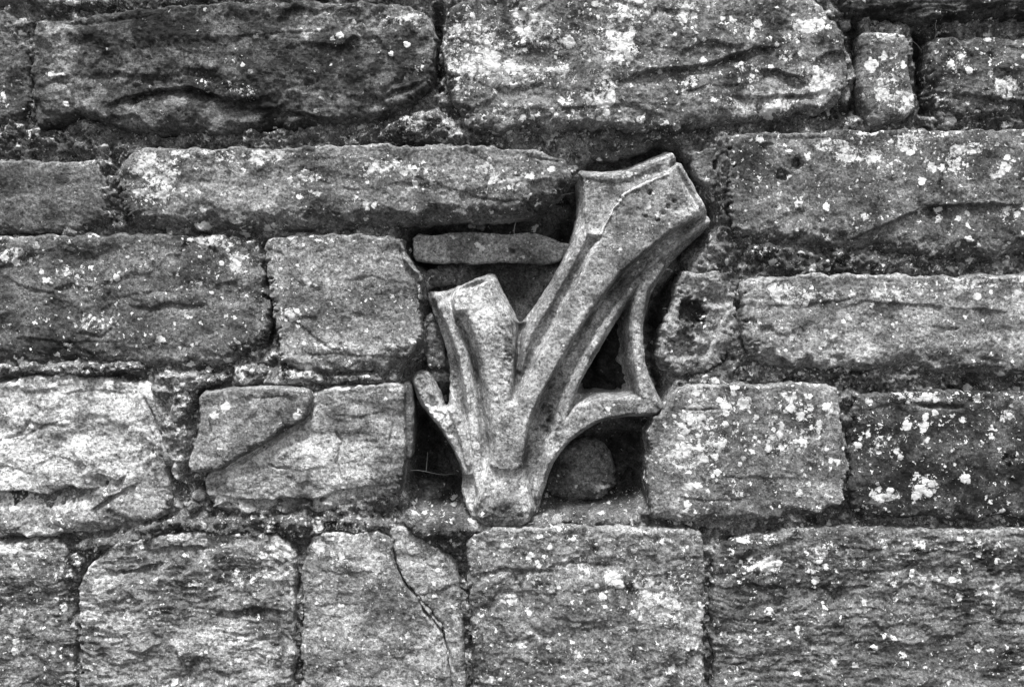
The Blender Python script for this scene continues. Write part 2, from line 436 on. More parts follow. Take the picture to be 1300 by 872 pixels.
# second course
stone([(-260,208),(20,205),(60,206),(118,205),(130,212),(134,235),(137,260),(138,280),(120,292),(80,297),(0,299),(-260,298)],
      'smooth grey block with square end at the left edge, in the second course', H=26, R=7, Rb=14, tone=0.22, bed=0.12, lich=.06, stain=.3, lb=[(110,206,14,4,.8)], rough=2.5,
      tb=[(60,215,80,12,1.4)])
stone([(150,215),(165,195),(185,189),(260,189),(400,186),(540,184),(600,185),(650,188),(690,194),(715,205),(722,222),(724,232),(712,248),(695,262),(670,275),(640,277),(560,278),(500,285),(440,292),(350,290),(260,292),(180,290),(160,275),(152,255),(148,235)],
      'long block ending in a rounded nose that points at the carved fragment, two lichen patches', spots=[(701,214,4),(689,220,2),(250,288,7),(259,286,6),(335,290,6),(345,286,4),(265,205,3)], H=38, R=9, Rb=30, drop=26, tone=0.26, bed=0.15, lich=.12, stain=.25,
      lb=[(200,215,50,25,.85),(270,198,50,10,.95),(345,197,35,6,.95),(310,205,40,14,.5),(190,245,40,18,.7),(385,222,30,10,.6),(640,225,42,22,.92),(625,213,25,6,.8),(500,215,80,20,.5),(700,215,7,4,1),(560,235,60,14,.4),(255,290,20,5,.9),(345,288,20,6,.8)],
      feats=[('ledge',[(470,236),(510,230),(560,234),(620,250),(680,255)],5,26),('ledge',[(150,280),(200,284),(300,287),(430,283)],5,6),
             ('crack',[(675,200),(700,204),(712,206)],3,1.4),('ledge',[(380,220),(440,238),(470,240)],3,10)], tb=[(560,262,130,16,.7)], rough=3.4)
stone([(528,300),(552,302),(566,298),(604,297),(640,300),(668,298),(694,302),(712,311),(724,312),(716,322),(708,330),(690,333),(668,331),(640,330),(612,333),(575,331),(548,332),(526,329)],
      'thin flat slab wedged in the gap above the carved fragment\'s left arm', H=-2, R=1, Rb=1.5, drop=4, tone=0.38, bed=0.1, lich=.12, stain=.3, rough=3.2, edge=1.7, cat='stone slab', name='stone_slab',
      feats=[('pit',651,319,5,8)], back=60)
stone([(925,175),(960,170),(1050,168),(1150,166),(1550,165),(1550,325),(1300,322),(1270,334),(1230,327),(1190,328),(1140,322),(1080,317),(1000,308),(945,300),(928,287),(924,240)],
      'tall block at right edge with two small black holes near its upper left', spots=[(1235,193,4),(1279,200,5),(1274,209,4),(1286,205,3),(1155,195,5)], H=34, R=6, Rb=30, drop=26, tone=0.21, bed=0.08, lich=.22, stain=.38,
      lb=[(1060,185,30,10,.8),(1150,185,50,18,.7),(1200,172,20,6,.95),(1110,200,60,30,.5),(1270,210,18,20,.8),(1200,210,50,20,.5),(1285,275,20,20,.7),(1230,190,30,10,.6),(1100,170,30,6,.8)],
      tb=[(960,200,40,35,.6),(1010,290,90,12,1.4),(1120,200,100,40,1.25)],
      feats=[('ledge',[(1080,300),(1130,282),(1170,264),(1210,258),(1260,257),(1310,262)],8,26),('ledge',[(970,175),(1010,172),(1070,173)],4,4),('pit',1013,207,9,12),('pit',993,222,8,7),('blob',993,222,3.5,3.5,6),
             ('blob',1230,235,60,22,3)], rough=2.6)
stone([(880,194),(900,189),(912,193),(917,200),(912,222),(918,233),(903,237),(888,228),(882,212)],
      'small chipped packing stone in the joint right of the carved fragment\'s upper tip', H=22, R=3, Rb=5, drop=8, tone=.34, rough=3, lich=.1, cat='packing stone', name='packing_stone', group='packing stones in the joints',
      feats=[('pit',913,210,9,16)], back=50)
stone([(868,350),(900,343),(925,348),(936,370),(936,420),(922,460),(900,475),(860,478),(843,465),(836,450),(842,420),(858,390)],
      'rough hollowed stone set back between the carved fragment and the right hand blocks', H=17, R=9, drop=22, tone=0.42, lich=.12, stain=.35, rough=6, lumps=3, edge=4, back=60,
      lb=[(905,400,20,20,.4),(920,470,12,6,.5)], sb=[(880,400,22,40,.9)], feats=[('pit',878,396,20,16),('pit',868,440,18,12),('ledge',[(850,392),(875,385),(905,390)],5,9),('step',[(925,350),(922,400),(905,440),(890,470)],8,16)],
      cat='packing stone', name='packing_stone', group='packing stones in the joints')

# third course
stone([(-260,303),(60,301),(140,299),(220,297),(300,300),(322,312),(331,340),(339,380),(341,420),(330,440),(300,458),(260,470),(220,470),(150,465),(60,466),(-260,462)],
      'broad rough block at left edge with a short slit in the middle of its face', spots=[(6,327,6),(19,333,6),(53,345,4),(148,352,5),(315,304,5),(290,318,3),(268,372,3),(282,334,4)], H=30, R=9, Rb=26, drop=24, tone=0.22, bed=0.05, lich=.17, stain=.36,
      lb=[(15,325,20,12,.85),(110,350,50,30,.35),(280,305,45,10,.8),(300,340,18,22,.6),(120,410,40,14,.6),(80,345,10,7,.9),(230,362,50,10,.4)],
      tb=[(90,440,160,22,.55),(215,372,50,14,1.5),(130,405,40,16,1.35),(220,455,120,14,1.3),(40,450,80,14,.7)],
      feats=[('ledge',[(160,385),(190,389),(210,384),(240,387),(270,383)],8,5,),('ledge',[(130,378),(200,368),(260,372)],3,9),('blob',215,378,36,7,3),('ledge',[(90,420),(130,424),(150,408),(160,395)],5,8),('ledge',[(0,425),(80,432),(160,432)],4,20)], rough=3)
stone([(337,305),(350,300),(430,299),(507,301),(512,325),(530,350),(533,380),(532,420),(525,445),(510,463),(480,472),(430,476),(390,472),(358,465),(352,430),(346,390),(338,350)],
      'squarish block left of the carved fragment, its upper right corner chipped away', H=33, R=7, Rb=22, drop=24, tone=0.36, bed=0.15, lich=.15, stain=.28,
      lb=[(360,350,20,40,.55),(370,310,30,10,.5),(395,440,40,8,.6),(370,400,18,10,.6),(440,330,40,20,.35),(420,305,60,6,.5)], tb=[(400,385,60,30,.8),(430,320,90,20,1.2)],
      feats=[('ledge',[(345,395),(380,410),(420,440),(470,455)],4,18),('step',[(509,300),(514,330),(534,352),(530,420)],8,14),('ledge',[(360,450),(430,448),(520,452)],4,5),('ledge',[(430,355),(470,350),(528,360)],2.5,12)], rough=2.6)
stone([(945,354),(1000,350),(1100,349),(1200,352),(1550,345),(1550,478),(1300,478),(1240,474),(1150,472),(1060,470),(1000,467),(965,460),(948,440),(940,400)],
      'wide block at right edge with a bright lichen streak near its upper left corner', spots=[(1240,376,5),(1071,408,4),(1292,372,5),(962,412,3),(998,445,3)], H=33, R=8, Rb=26, drop=25, tone=0.34, bed=0.12, lich=.16, stain=.26,
      lb=[(1000,377,30,18,.97),(1050,374,50,6,.98),(980,365,12,8,.9),(1230,360,80,10,.7),(1150,375,50,12,.6),(1290,355,14,7,.95),(1040,430,30,16,.5),(960,412,10,8,.6),(1290,378,20,4,.7)],
      tb=[(1130,425,90,35,1.5),(1060,440,60,20,1.25),(1260,400,80,25,.65),(1240,450,80,15,.7)],
      feats=[('ledge',[(965,385),(1020,388),(1060,380),(1110,368)],5,12),('ledge',[(1040,400),(1100,380),(1200,388),(1300,395)],5,18),('blob',1010,372,34,10,3)], rough=2.8)

# fourth course
stone([(-260,490),(0,487),(60,478),(130,480),(185,487),(203,508),(211,545),(213,590),(214,630),(210,650),(190,665),(150,670),(90,680),(0,684),(-260,684)],
      'pale crumbling block at the left edge, its flaked lower edge overhanging', H=30, R=9, Rb=20, drop=20, tone=0.72, bed=0.02, lich=.28, stain=.22,
      lb=[(100,490,100,8,.5)], tb=[(60,658,200,20,.5),(170,610,50,18,.75)], rough=3.6, lumps=1.5,
      feats=[('ledge',[(-60,630),(20,622),(60,628),(85,616),(110,622),(140,612)],15,20),('ledge',[(110,618),(125,600),(150,612),(165,596)],9,10),('crack',[(180,500),(192,520),(200,545),(208,560)],6,2),
             ('ledge',[(10,570),(40,545),(80,530),(90,524)],4,7),('ledge',[(70,500),(120,492),(180,500)],5,6),('ledge',[(110,650),(140,628),(165,618),(180,610)],7,9),('ledge',[(40,590),(70,578),(110,590)],4,8),
             ('crack',[(0,560),(25,552),(40,530)],3,2),('ledge',[(-40,600),(10,590),(40,600)],4,8),('pit',128,612,9,9),('ledge',[(150,664),(175,660),(205,655)],6,6)])
stone([(253,500),(290,495),(340,492),(390,497),(393,508),(386,530),(362,545),(332,563),(302,582),(270,600),(245,600),(239,590),(246,570),(253,540)],
      'wedge split off the cracked stone by a diagonal crack, upper left piece', spots=[(272,527,6),(285,517,6),(378,528,6)], H=41, R=6, Rb=9, drop=20, tone=0.31, bed=0.12, lich=.06, stain=.25,
      lb=[(285,518,12,12,.8),(380,497,20,4,.6),(380,527,8,10,.7),(270,528,5,5,.9)], sb=[(350,505,40,10,.7)], feats=[('crack',[(256,505),(262,530),(272,560)],2.5,1.4),('ledge',[(300,505),(350,500),(390,503)],4,5),('blob',300,560,50,16,3)],
      rough=2.5, edge=1.5, tilt=(3,0))
stone([(395,502),(430,492),(500,488),(511,494),(513,540),(512,600),(505,628),(490,640),(440,650),(380,655),(300,655),(272,650),(262,628),(260,610),(268,596),(300,576),(330,556),(358,538),(380,524),(386,505)],
      'smooth pale cracked block, larger lower right piece next to the dark recess', H=30, R=5, Rb=30, drop=26, tone=0.5, bed=0.12, lich=.05, stain=.12,
      lb=[(430,492,40,5,.6),(500,495,10,6,.6)], feats=[('crack',[(262,606),(306,586),(337,567),(366,549),(392,530),(397,505)],6,3),('crack',[(425,546),(432,560),(428,590),(436,615)],5,1.8),('step',[(345,583),(380,560),(420,546)],-3,20),('ledge',[(265,625),(320,634),(400,632),(440,620),(508,612)],8,20),
             ('ledge',[(350,590),(380,596),(420,590)],3,6),('crack',[(340,588),(352,594),(372,592)],3,1.5),('ledge',[(410,520),(450,528),(500,520)],2.5,12),('step',[(500,500),(497,560),(500,620)],-4,10)],
      tb=[(400,640,120,14,.75),(455,570,50,40,1.15)], rough=3.0, edge=1.6)
stone([(868,492),(920,490),(1000,489),(1064,490),(1066,510),(1068,545),(1075,575),(1075,610),(1072,640),(1040,652),(1000,658),(940,662),(860,664),(832,661),(826,640),(824,600),(826,560),(832,535),(845,520),(855,510)],
      'square block right of the carved fragment covered in round white lichen spots', spots=[(920,515,8),(913,508,5),(944,513,9),(890,530,6),(921,525,5),(871,548,5),(864,555,4),(894,583,6),(908,580,5),(911,600,6),(905,604,4),(1049,517,6),(955,573,4),(876,618,6),(885,617,6),(921,538,5),(888,570,5),(865,540,4),(975,570,4),(940,590,4),(960,530,4),(982,545,4),(1010,560,4),(1040,545,4)], H=34, R=6, Rb=14, drop=22, tone=0.3, bed=0.08, lich=.32, stain=.35,
      lb=[(920,515,12,14,.9),(946,512,12,12,.9),(868,545,8,8,1),(890,530,30,26,.75),(870,580,36,24,.85),(900,560,24,26,.7),(1050,518,9,8,1),(1010,530,60,30,.55),(880,618,18,6,1),(905,598,20,10,.7),(990,505,40,10,.5),(1000,560,70,30,.42)],
      sb=[(1010,560,60,40,.6)], tb=[(960,630,90,20,1.2)],
      feats=[('crack',[(866,520),(890,519),(912,520)],4,1.3),('ledge',[(905,605),(960,603),(1020,606)],4,8),('ledge',[(850,628),(900,634),(960,630)],4,8),('crack',[(933,545),(934,580),(932,620)],1.2,1)], rough=2.2)
stone([(1085,507),(1120,500),(1200,498),(1550,499),(1550,660),(1300,660),(1200,660),(1110,657),(1085,650),(1080,630),(1080,560)],
      'dark stained block at the right edge with scattered pale blotches and a small ring mark', spots=[(1170,622,8),(1162,630,7),(1178,626,6),(1282,527,4),(1225,607,8),(1152,541,7),(1172,545,5),(1143,580,4),(1087,563,3),(1113,614,3),(1120,632,6),(1130,622,5)], H=31, R=8, Rb=16, drop=22, tone=0.115, bed=0.06, lich=.24, stain=.6,
      lb=[(1185,505,60,9,.9),(1150,540,16,18,.8),(1172,541,12,10,.7),(1165,620,20,22,.85),(1120,625,30,14,.6),(1143,580,8,8,.7),(1225,605,16,13,.75),(1280,525,12,10,.8),(1290,580,12,12,.6),(1120,560,30,20,.4),(1090,565,6,5,.9)],
      sb=[(1170,600,60,30,.9),(1250,560,60,40,.7)], tb=[(1220,510,120,12,1.8),(1110,520,40,12,1.5)],
      feats=[('crack',[(1165,514),(1190,516),(1222,517)],7,2.6),('pit',1281,585,10,4),('blob',1281,585,5,5,4),('ledge',[(1085,520),(1140,512),(1170,505)],3,6)], rough=2.2)

# fifth course, running out of the bottom of the picture
stone([(-260,690),(0,686),(50,684),(75,690),(85,705),(88,740),(93,780),(94,930),(-260,930)],
      'bottom course block cut by the left edge, pale on top and dark streaked below', H=27, R=8, tone=0.27, bed=.8, lich=.3, stain=.4, terrace=3.5,
      lb=[(20,700,60,15,.6),(75,735,12,20,.5)], sb=[(30,760,80,16,.95)], feats=[('ledge',[(0,745),(40,740),(90,752)],5,14)])
stone([(120,712),(140,693),(200,682),(280,676),(340,680),(372,695),(374,740),(372,790),(370,930),(100,930),(103,780),(102,740)],
      'layered bottom course block under the cracked stone, its face split into wavy beds', H=31, R=8, tone=0.4, bed=0.45, lich=.2, stain=.3, terrace=3.4,
      lb=[(350,700,25,14,.9),(200,683,70,6,.7),(330,740,50,30,.65),(255,742,18,6,.8),(200,775,8,7,.7),(300,678,40,6,.7)], sb=[(285,720,26,26,.95),(330,775,50,14,.9)],
      feats=[('ledge',[(125,720),(160,724),(185,719),(215,712)],9,9),('ledge',[(180,700),(230,690),(280,697)],7,9),('ledge',[(260,780),(320,772),(370,775)],6,12),('ledge',[(250,718),(300,722),(360,716)],5,8)], rough=4.5)
stone([(388,698),(400,681),(440,676),(485,677),(499,690),(501,716),(516,745),(541,775),(560,800),(580,930),(384,930),(384,760)],
      'bottom course block left of the long diagonal crack below the dark recess', H=30, R=7, Rb=10, tone=0.42, bed=0.2, lich=.2, stain=.22,
      lb=[(415,700,25,14,.7),(450,690,40,10,.5),(470,740,30,20,.4)], feats=[('crack',[(500,690),(502,716),(516,745),(541,777),(562,805),(580,860)],8,1.7),('ledge',[(400,720),(440,728),(480,722)],3,8),('ledge',[(390,770),(430,764),(480,770)],3,8)], rough=3.4)
stone([(495,673),(513,670),(550,693),(576,714),(583,750),(585,790),(593,930),(584,930),(564,800),(543,772),(517,741),(502,714),(497,690)],
      'narrow tapering piece right of the long diagonal crack in the bottom course', H=27, R=7, Rb=8, tone=0.42, bed=0.2, lich=.3, stain=.25,
      lb=[(530,700,18,16,.5),(555,720,20,14,.6)], feats=[('crack',[(500,690),(502,716),(516,745),(541,777),(562,805),(580,860)],8,1.7),('ledge',[(505,705),(530,712),(570,720)],3,6)], rough=3, edge=1.8)
stone([(593,690),(610,677),(640,672),(700,671),(800,673),(880,674),(892,680),(893,720),(892,780),(890,930),(605,930),(600,780),(596,730)],
      'bottom course block carrying the carved fragment, one big round lichen spot', spots=[(778,735,11),(787,742,6),(765,757,6),(672,706,6),(682,713,3),(728,684,4),(698,695,4),(757,743,4),(640,694,5)], H=34, R=6, Rb=12, tone=0.31, bed=0.2, lich=.3, stain=.4,
      lb=[(778,735,13,14,1),(672,707,8,9,1),(643,695,16,6,.9),(725,684,14,6,.7),(765,755,8,8,.95),(840,760,60,40,.65),(880,683,30,6,.9),(740,725,14,12,.7),(640,760,20,12,.5),(660,700,40,12,.5)],
      feats=[('ledge',[(596,728),(630,722),(650,721),(700,722)],6,7),('ledge',[(690,714),(740,711),(790,717)],5,6),('ledge',[(840,712),(870,706),(895,706)],5,8),('ledge',[(720,750),(790,745),(870,750)],3,10),('step',[(650,722),(662,740),(668,780)],4,20)], rough=4)
stone([(913,692),(960,681),(1040,671),(1100,672),(1180,675),(1550,670),(1550,930),(908,930),(906,780),(908,730)],
      'widest bottom course block at the lower right, rippled beds and lichen along its top', H=32, R=7, tone=0.21, bed=0.42, lich=.2, stain=.36, terrace=3.2,
      lb=[(965,685,35,8,.8),(975,715,30,20,.7),(1060,700,60,22,.65),(1115,680,12,5,.9),(1085,733,14,5,.9),(1200,690,60,10,.6),(1200,735,60,10,.5),(920,730,20,22,.5),(1040,725,30,8,.7),(1190,735,25,5,.7),(1245,750,10,7,.8)],
      sb=[(1250,720,70,16,.95),(1000,745,60,16,.8),(1210,765,80,14,.8)],
      feats=[('ledge',[(1170,687),(1220,690),(1260,688)],5,5),('ledge',[(1040,742),(1060,752),(1080,745),(1110,740)],6,8),('ledge',[(1060,720),(1120,724),(1180,716),(1260,718)],5,10),('ledge',[(1060,690),(1100,696),(1130,692)],5,6),('ledge',[(910,745),(950,740),(1000,748)],5,10)], rough=4.6)

# packing and odd stones
stone([(513,488),(520,487),(523,510),(522,550),(519,582),(515,574),(513,540)], 'thin upright slate sliver at the left rim of the dark lower left recess', H=18, R=3, drop=6, tone=.2, rough=1,
      edge=.8, cat='slate sliver', name='slate_sliver', group=None, back=50, lich=.05)
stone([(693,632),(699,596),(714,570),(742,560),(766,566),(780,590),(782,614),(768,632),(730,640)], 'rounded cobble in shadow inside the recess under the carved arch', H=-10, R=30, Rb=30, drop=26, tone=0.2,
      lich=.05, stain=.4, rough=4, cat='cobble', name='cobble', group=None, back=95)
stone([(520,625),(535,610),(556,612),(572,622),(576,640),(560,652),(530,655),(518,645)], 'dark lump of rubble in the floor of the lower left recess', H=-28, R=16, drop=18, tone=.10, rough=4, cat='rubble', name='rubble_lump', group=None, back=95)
for poly, lab, t in [
    ([(535,352),(550,344),(572,346),(580,356),(560,364),(540,366)], 'small dark packing stone on top of the carved fragment\'s left shoulder', .14),
    ([(536,410),(544,396),(556,402),(562,430),(566,462),(556,470),(544,462),(538,440)], 'cracked packing stone between the squarish block and the carved left arm', .13),
    ([(735,182),(750,172),(790,176),(830,172),(838,180),(800,198),(760,203),(738,196)], 'dark crusted packing stone over the top of the carved right arm', .14),
    ([(600,178),(608,170),(640,166),(672,168),(690,176),(672,183),(630,185)], 'flat grey packing stone under the biggest lichened block', .2),
    ([(120,150),(135,154),(142,168),(128,176),(100,172),(96,160),(104,151)], 'rounded lump of mortar under the left end of the long dark block', .16),
    ([(222,610),(236,600),(252,612),(258,636),(246,650),(220,650),(214,636)], 'brown grey packing stone left of the cracked block\'s lower corner', .2),
    ([(238,650),(252,636),(268,640),(268,655),(250,660)], 'ribbed chip of stone under the left corner of the cracked block', .22),
    ([(868,150),(880,146),(900,160),(895,168),(878,166)], 'chip of stone under the lower edge of the biggest lichened block', .16),
    ([(1062,12),(1076,22),(1080,34),(1070,38),(1060,26)], 'pale chip in the gap at the top right end of the biggest block', .3)]:
    stone(poly, lab, H=-8 if ('left shoulder' in lab or 'carved left arm' in lab) else 10, R=3.5, Rb=6, drop=9, tone=t * 1.3, rough=3.4, edge=4.2, lich=.2, lumps=5, cat='packing stone', name='packing_stone', group='packing stones in the joints', back=50)
for poly, lab in [([(245,627),(252,624),(258,628),(257,633),(250,635),(244,632)], 'pale pebble in the joint at the corner of the cracked block'),
                  ([(160,665),(175,656),(192,656),(196,662),(185,668),(168,670)], 'white flat pebble under the crumbling pale block'),
                  ([(138,690),(145,684),(155,683),(157,688),(148,692)], 'small pebble above the layered bottom block'),
                  ([(703,661),(708,658),(712,661),(711,666),(706,668),(702,665)], 'white pebble on the ledge just right of the carved foot'),
                  ([(540,664),(550,660),(558,663),(555,668),(544,669)], 'grey pebble on the ledge left of the carved foot')]:
    stone(poly, lab, H=22, R=5, Rb=5, drop=7, tone=.5, rough=.6, edge=.6, lich=.1, stain=0, bed=0, cat='pebble', name='pebble', group='pebbles lodged in the joints', back=4)

# ------------------------------------------------- mortar bed
def build_mortar():
    st = 2.0
    rect = np.array([(-380,-260),(1680,-260),(1680,960),(-380,960)], float)
    X, Y = np.meshgrid(np.arange(-320, 1620, st), np.arange(-200, 930, st))
    d = np.minimum(np.minimum(X + 319, 1617 - X), np.minimum(Y + 199, 927 - Y))
    h = np.full(X.shape, 12.5)
    h += fbm(X, Y, 70, 5, 4) * 9 + fbm(X, Y, 18, 6, 5, .62) * 9
    cl = 1 - np.abs(fbm(X, Y, 9, 8, 4, .6)) * 2.4
    for sz, am in ((17, 5.0), (8, 2.6)):
        f1, cr = worley(X, Y, sz, 55)
        h += am * np.where(cr > .35, np.sqrt(np.clip(1 - (f1 / .75) ** 2, 0, 1)), 0) * (.4 + cr)
    h += (cl - .5) * 4.2 + fbm(X, Y, 5, 9, 3, .7) * 2.4
    T = np.full(X.shape, .3); L = np.full(X.shape, .3); S = np.full(X.shape, .45)
    def zone(poly, dh, soft=12, tone=None, l=None, s=None):
        nonlocal h, T, L, S
        p = chaikin(poly, 2); (ax, ay), (bx, by) = p.min(0) - 30, p.max(0) + 30
        i0, i1 = np.searchsorted(Y[:, 0], (ay, by)); j0, j1 = np.searchsorted(X[0], (ax, bx)); w = (slice(i0, i1), slice(j0, j1))
        m = np.zeros(X.shape)
        m[w] = sstep(-soft * .4, soft, sdf(p, X[w], Y[w]) + fbm(X[w], Y[w], 26, 15, 4) * 7)
        h = h + dh * m
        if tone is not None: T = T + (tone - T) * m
        if l is not None: L = L + (l - L) * m
        if s is not None: S = S + (s - S) * m
    # deep recesses round the carving
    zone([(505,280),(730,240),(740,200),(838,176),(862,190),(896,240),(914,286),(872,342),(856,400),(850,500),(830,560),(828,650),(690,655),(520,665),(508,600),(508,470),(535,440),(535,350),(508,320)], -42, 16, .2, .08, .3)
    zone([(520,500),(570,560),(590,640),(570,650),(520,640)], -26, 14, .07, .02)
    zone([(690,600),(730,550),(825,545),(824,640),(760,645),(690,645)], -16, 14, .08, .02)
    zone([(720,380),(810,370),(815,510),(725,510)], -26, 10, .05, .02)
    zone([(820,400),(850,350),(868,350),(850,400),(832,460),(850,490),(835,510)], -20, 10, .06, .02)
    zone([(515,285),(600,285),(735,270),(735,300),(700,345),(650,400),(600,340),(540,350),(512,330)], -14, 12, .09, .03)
    # gaps at the top right
    zone([(1050,20),(1095,30),(1098,150),(1060,150),(1082,110),(1075,60)], -14, 9, .08, .04)
    zone([(1150,35),(1180,48),(1182,150),(1160,150)], -20, 9, .06, .02)
    zone([(545,10),(568,10),(565,80),(575,130),(550,120)], -14, 8, .07)
    zone([(340,320),(347,380),(354,430),(340,440)], -12, 6, .06, .02)
    # flush pale pointing on the left
    zone([(-60,462),(100,458),(190,460),(200,470),(110,478),(60,474),(-60,488)], 16, 6, .36, .5, .1)
    zone([(200,472),(260,470),(300,480),(260,495),(250,520),(248,570),(236,610),(216,600),(212,540),(200,505)], 16, 7, .38, .55, .15)
    zone([(300,460),(360,465),(480,474),(500,484),(380,490),(300,490)], 12, 6, .24, .55, .3)
    zone([(320,300),(338,302),(336,345),(322,340)], 16, 6, .3, .6, .2)
    zone([(500,150),(560,140),(585,165),(590,185),(470,186)], 14, 9, .2, .45, .35)
    zone([(120,190),(150,180),(150,290),(135,290)], 8, 6, .2, .5, .3)
    zone([(240,655),(380,650),(500,655),(490,672),(380,680),(240,672)], 10, 6, .18, .4, .35)
    zone([(200,655),(240,650),(200,690),(110,700),(90,690)], 12, 8, .2, .2)
    zone([(90,700),(125,695),(105,760),(100,800),(92,760)], 14, 6, .22, .25)
    zone([(940,300),(1000,315),(1200,330),(1200,350),(945,352)], 8, 8, .13, .3, .4)
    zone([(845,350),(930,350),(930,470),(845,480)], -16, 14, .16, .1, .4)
    zone([(905,170),(925,170),(925,340),(908,340)], 20, 10, .16, .12, .4)
    zone([(1065,490),(1085,495),(1080,560),(1072,560)], 8, 6, .16, .15)
    zone([(0,165),(130,165),(130,203),(0,203)], 6, 8, .14, .2, .4)
    zone([(500,655),(600,640),(600,690),(560,700)], 14, 10, .12, .15, .3)
    w30, c30 = worley(X, Y, 34, 97)
    h = h + np.where(h < -8, 1, 0) * (1 - sstep(-30, -8, h) * .6) * 22 * np.sqrt(np.clip(1 - (w30 / .62) ** 2, 0, 1)) * c30 * sstep(50, 75, np.hypot(X - 738, Y - 600))
    # debris ledges sloping back into the recesses
    for (x0, x1, y0, y1) in ((690, 828, 625, 674), (505, 600, 625, 668), (578, 706, 636, 670)):
        m = sstep(x0 - 8, x0 + 12, X) * (1 - sstep(x1 - 12, x1 + 8, X))
        t = np.clip((Y - y0) / (y1 - y0), 0, 1)
        tgt = np.minimum(-20 + t * 56, 27) if x0 == 578 else (-52 + t ** 1.1 * 76) + fbm(X, Y, 6, 33, 3, .7) * 4
        h = np.where(Y < y1 + 2, np.maximum(h, tgt * m + h * (1 - m)), h)
        L = np.where((m > .3) & (Y > y0), .2, L)
    T = T * (1 + .5 * fbm(X, Y, 34, 41, 4))
    L = np.clip(L * (1 + 1.2 * fbm(X, Y, 36, 43, 3)), 0, 1)
    h = np.maximum(h, -84)
    z = np.zeros(X.shape)
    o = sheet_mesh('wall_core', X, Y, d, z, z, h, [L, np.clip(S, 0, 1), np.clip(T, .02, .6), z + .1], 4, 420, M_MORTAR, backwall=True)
    return tag(o, 'dark crumbling mortar and rubble core filling the joints between all the stones', 'mortar')
core = build_mortar()

def build_facing(parent):
    # the rest of the wall round the surveyed patch, plainer coursed rubble
    X, Y = np.meshgrid(np.arange(-2500, 3800, 13.0), np.arange(-1100, 1888, 13.0))
    row = np.floor((Y + fbm(X, Y, 300, 201, 2) * 30) / 185); fy = (Y + fbm(X, Y, 300, 201, 2) * 30) / 185 - row
    u = X / 360 + (_hash(row, row, 5) & 255) / 255.0; cx = np.floor(u); fx = u - cx
    dj = np.minimum(np.minimum(fx, 1 - fx) * 360, np.minimum(fy, 1 - fy) * 185) + fbm(X, Y, 50, 203, 3) * 12
    rnd = (_hash(cx, row, 9) & 255) / 255.0
    h = sstep(4, 34, dj) * (22 + 12 * rnd) + fbm(X, Y, 60, 205, 4) * 10
    T = (.12 + .25 * rnd) * sstep(0, 20, dj) + .1
    hole = (X > -300) & (X < 1600) & (Y > -180) & (Y < 908)
    d = np.where(hole, -1.0, 1.0); z = np.zeros(X.shape)
    o = sheet_mesh('wall_facing', X, Y, d, z, z, h, [z + .25, z + .35, np.clip(T, .02, .6), z + .1], 4, 420, M_STONE, backwall=True)
    o.parent = parent; o.matrix_parent_inverse.identity(); o.location = o.location - parent.location
build_facing(core)

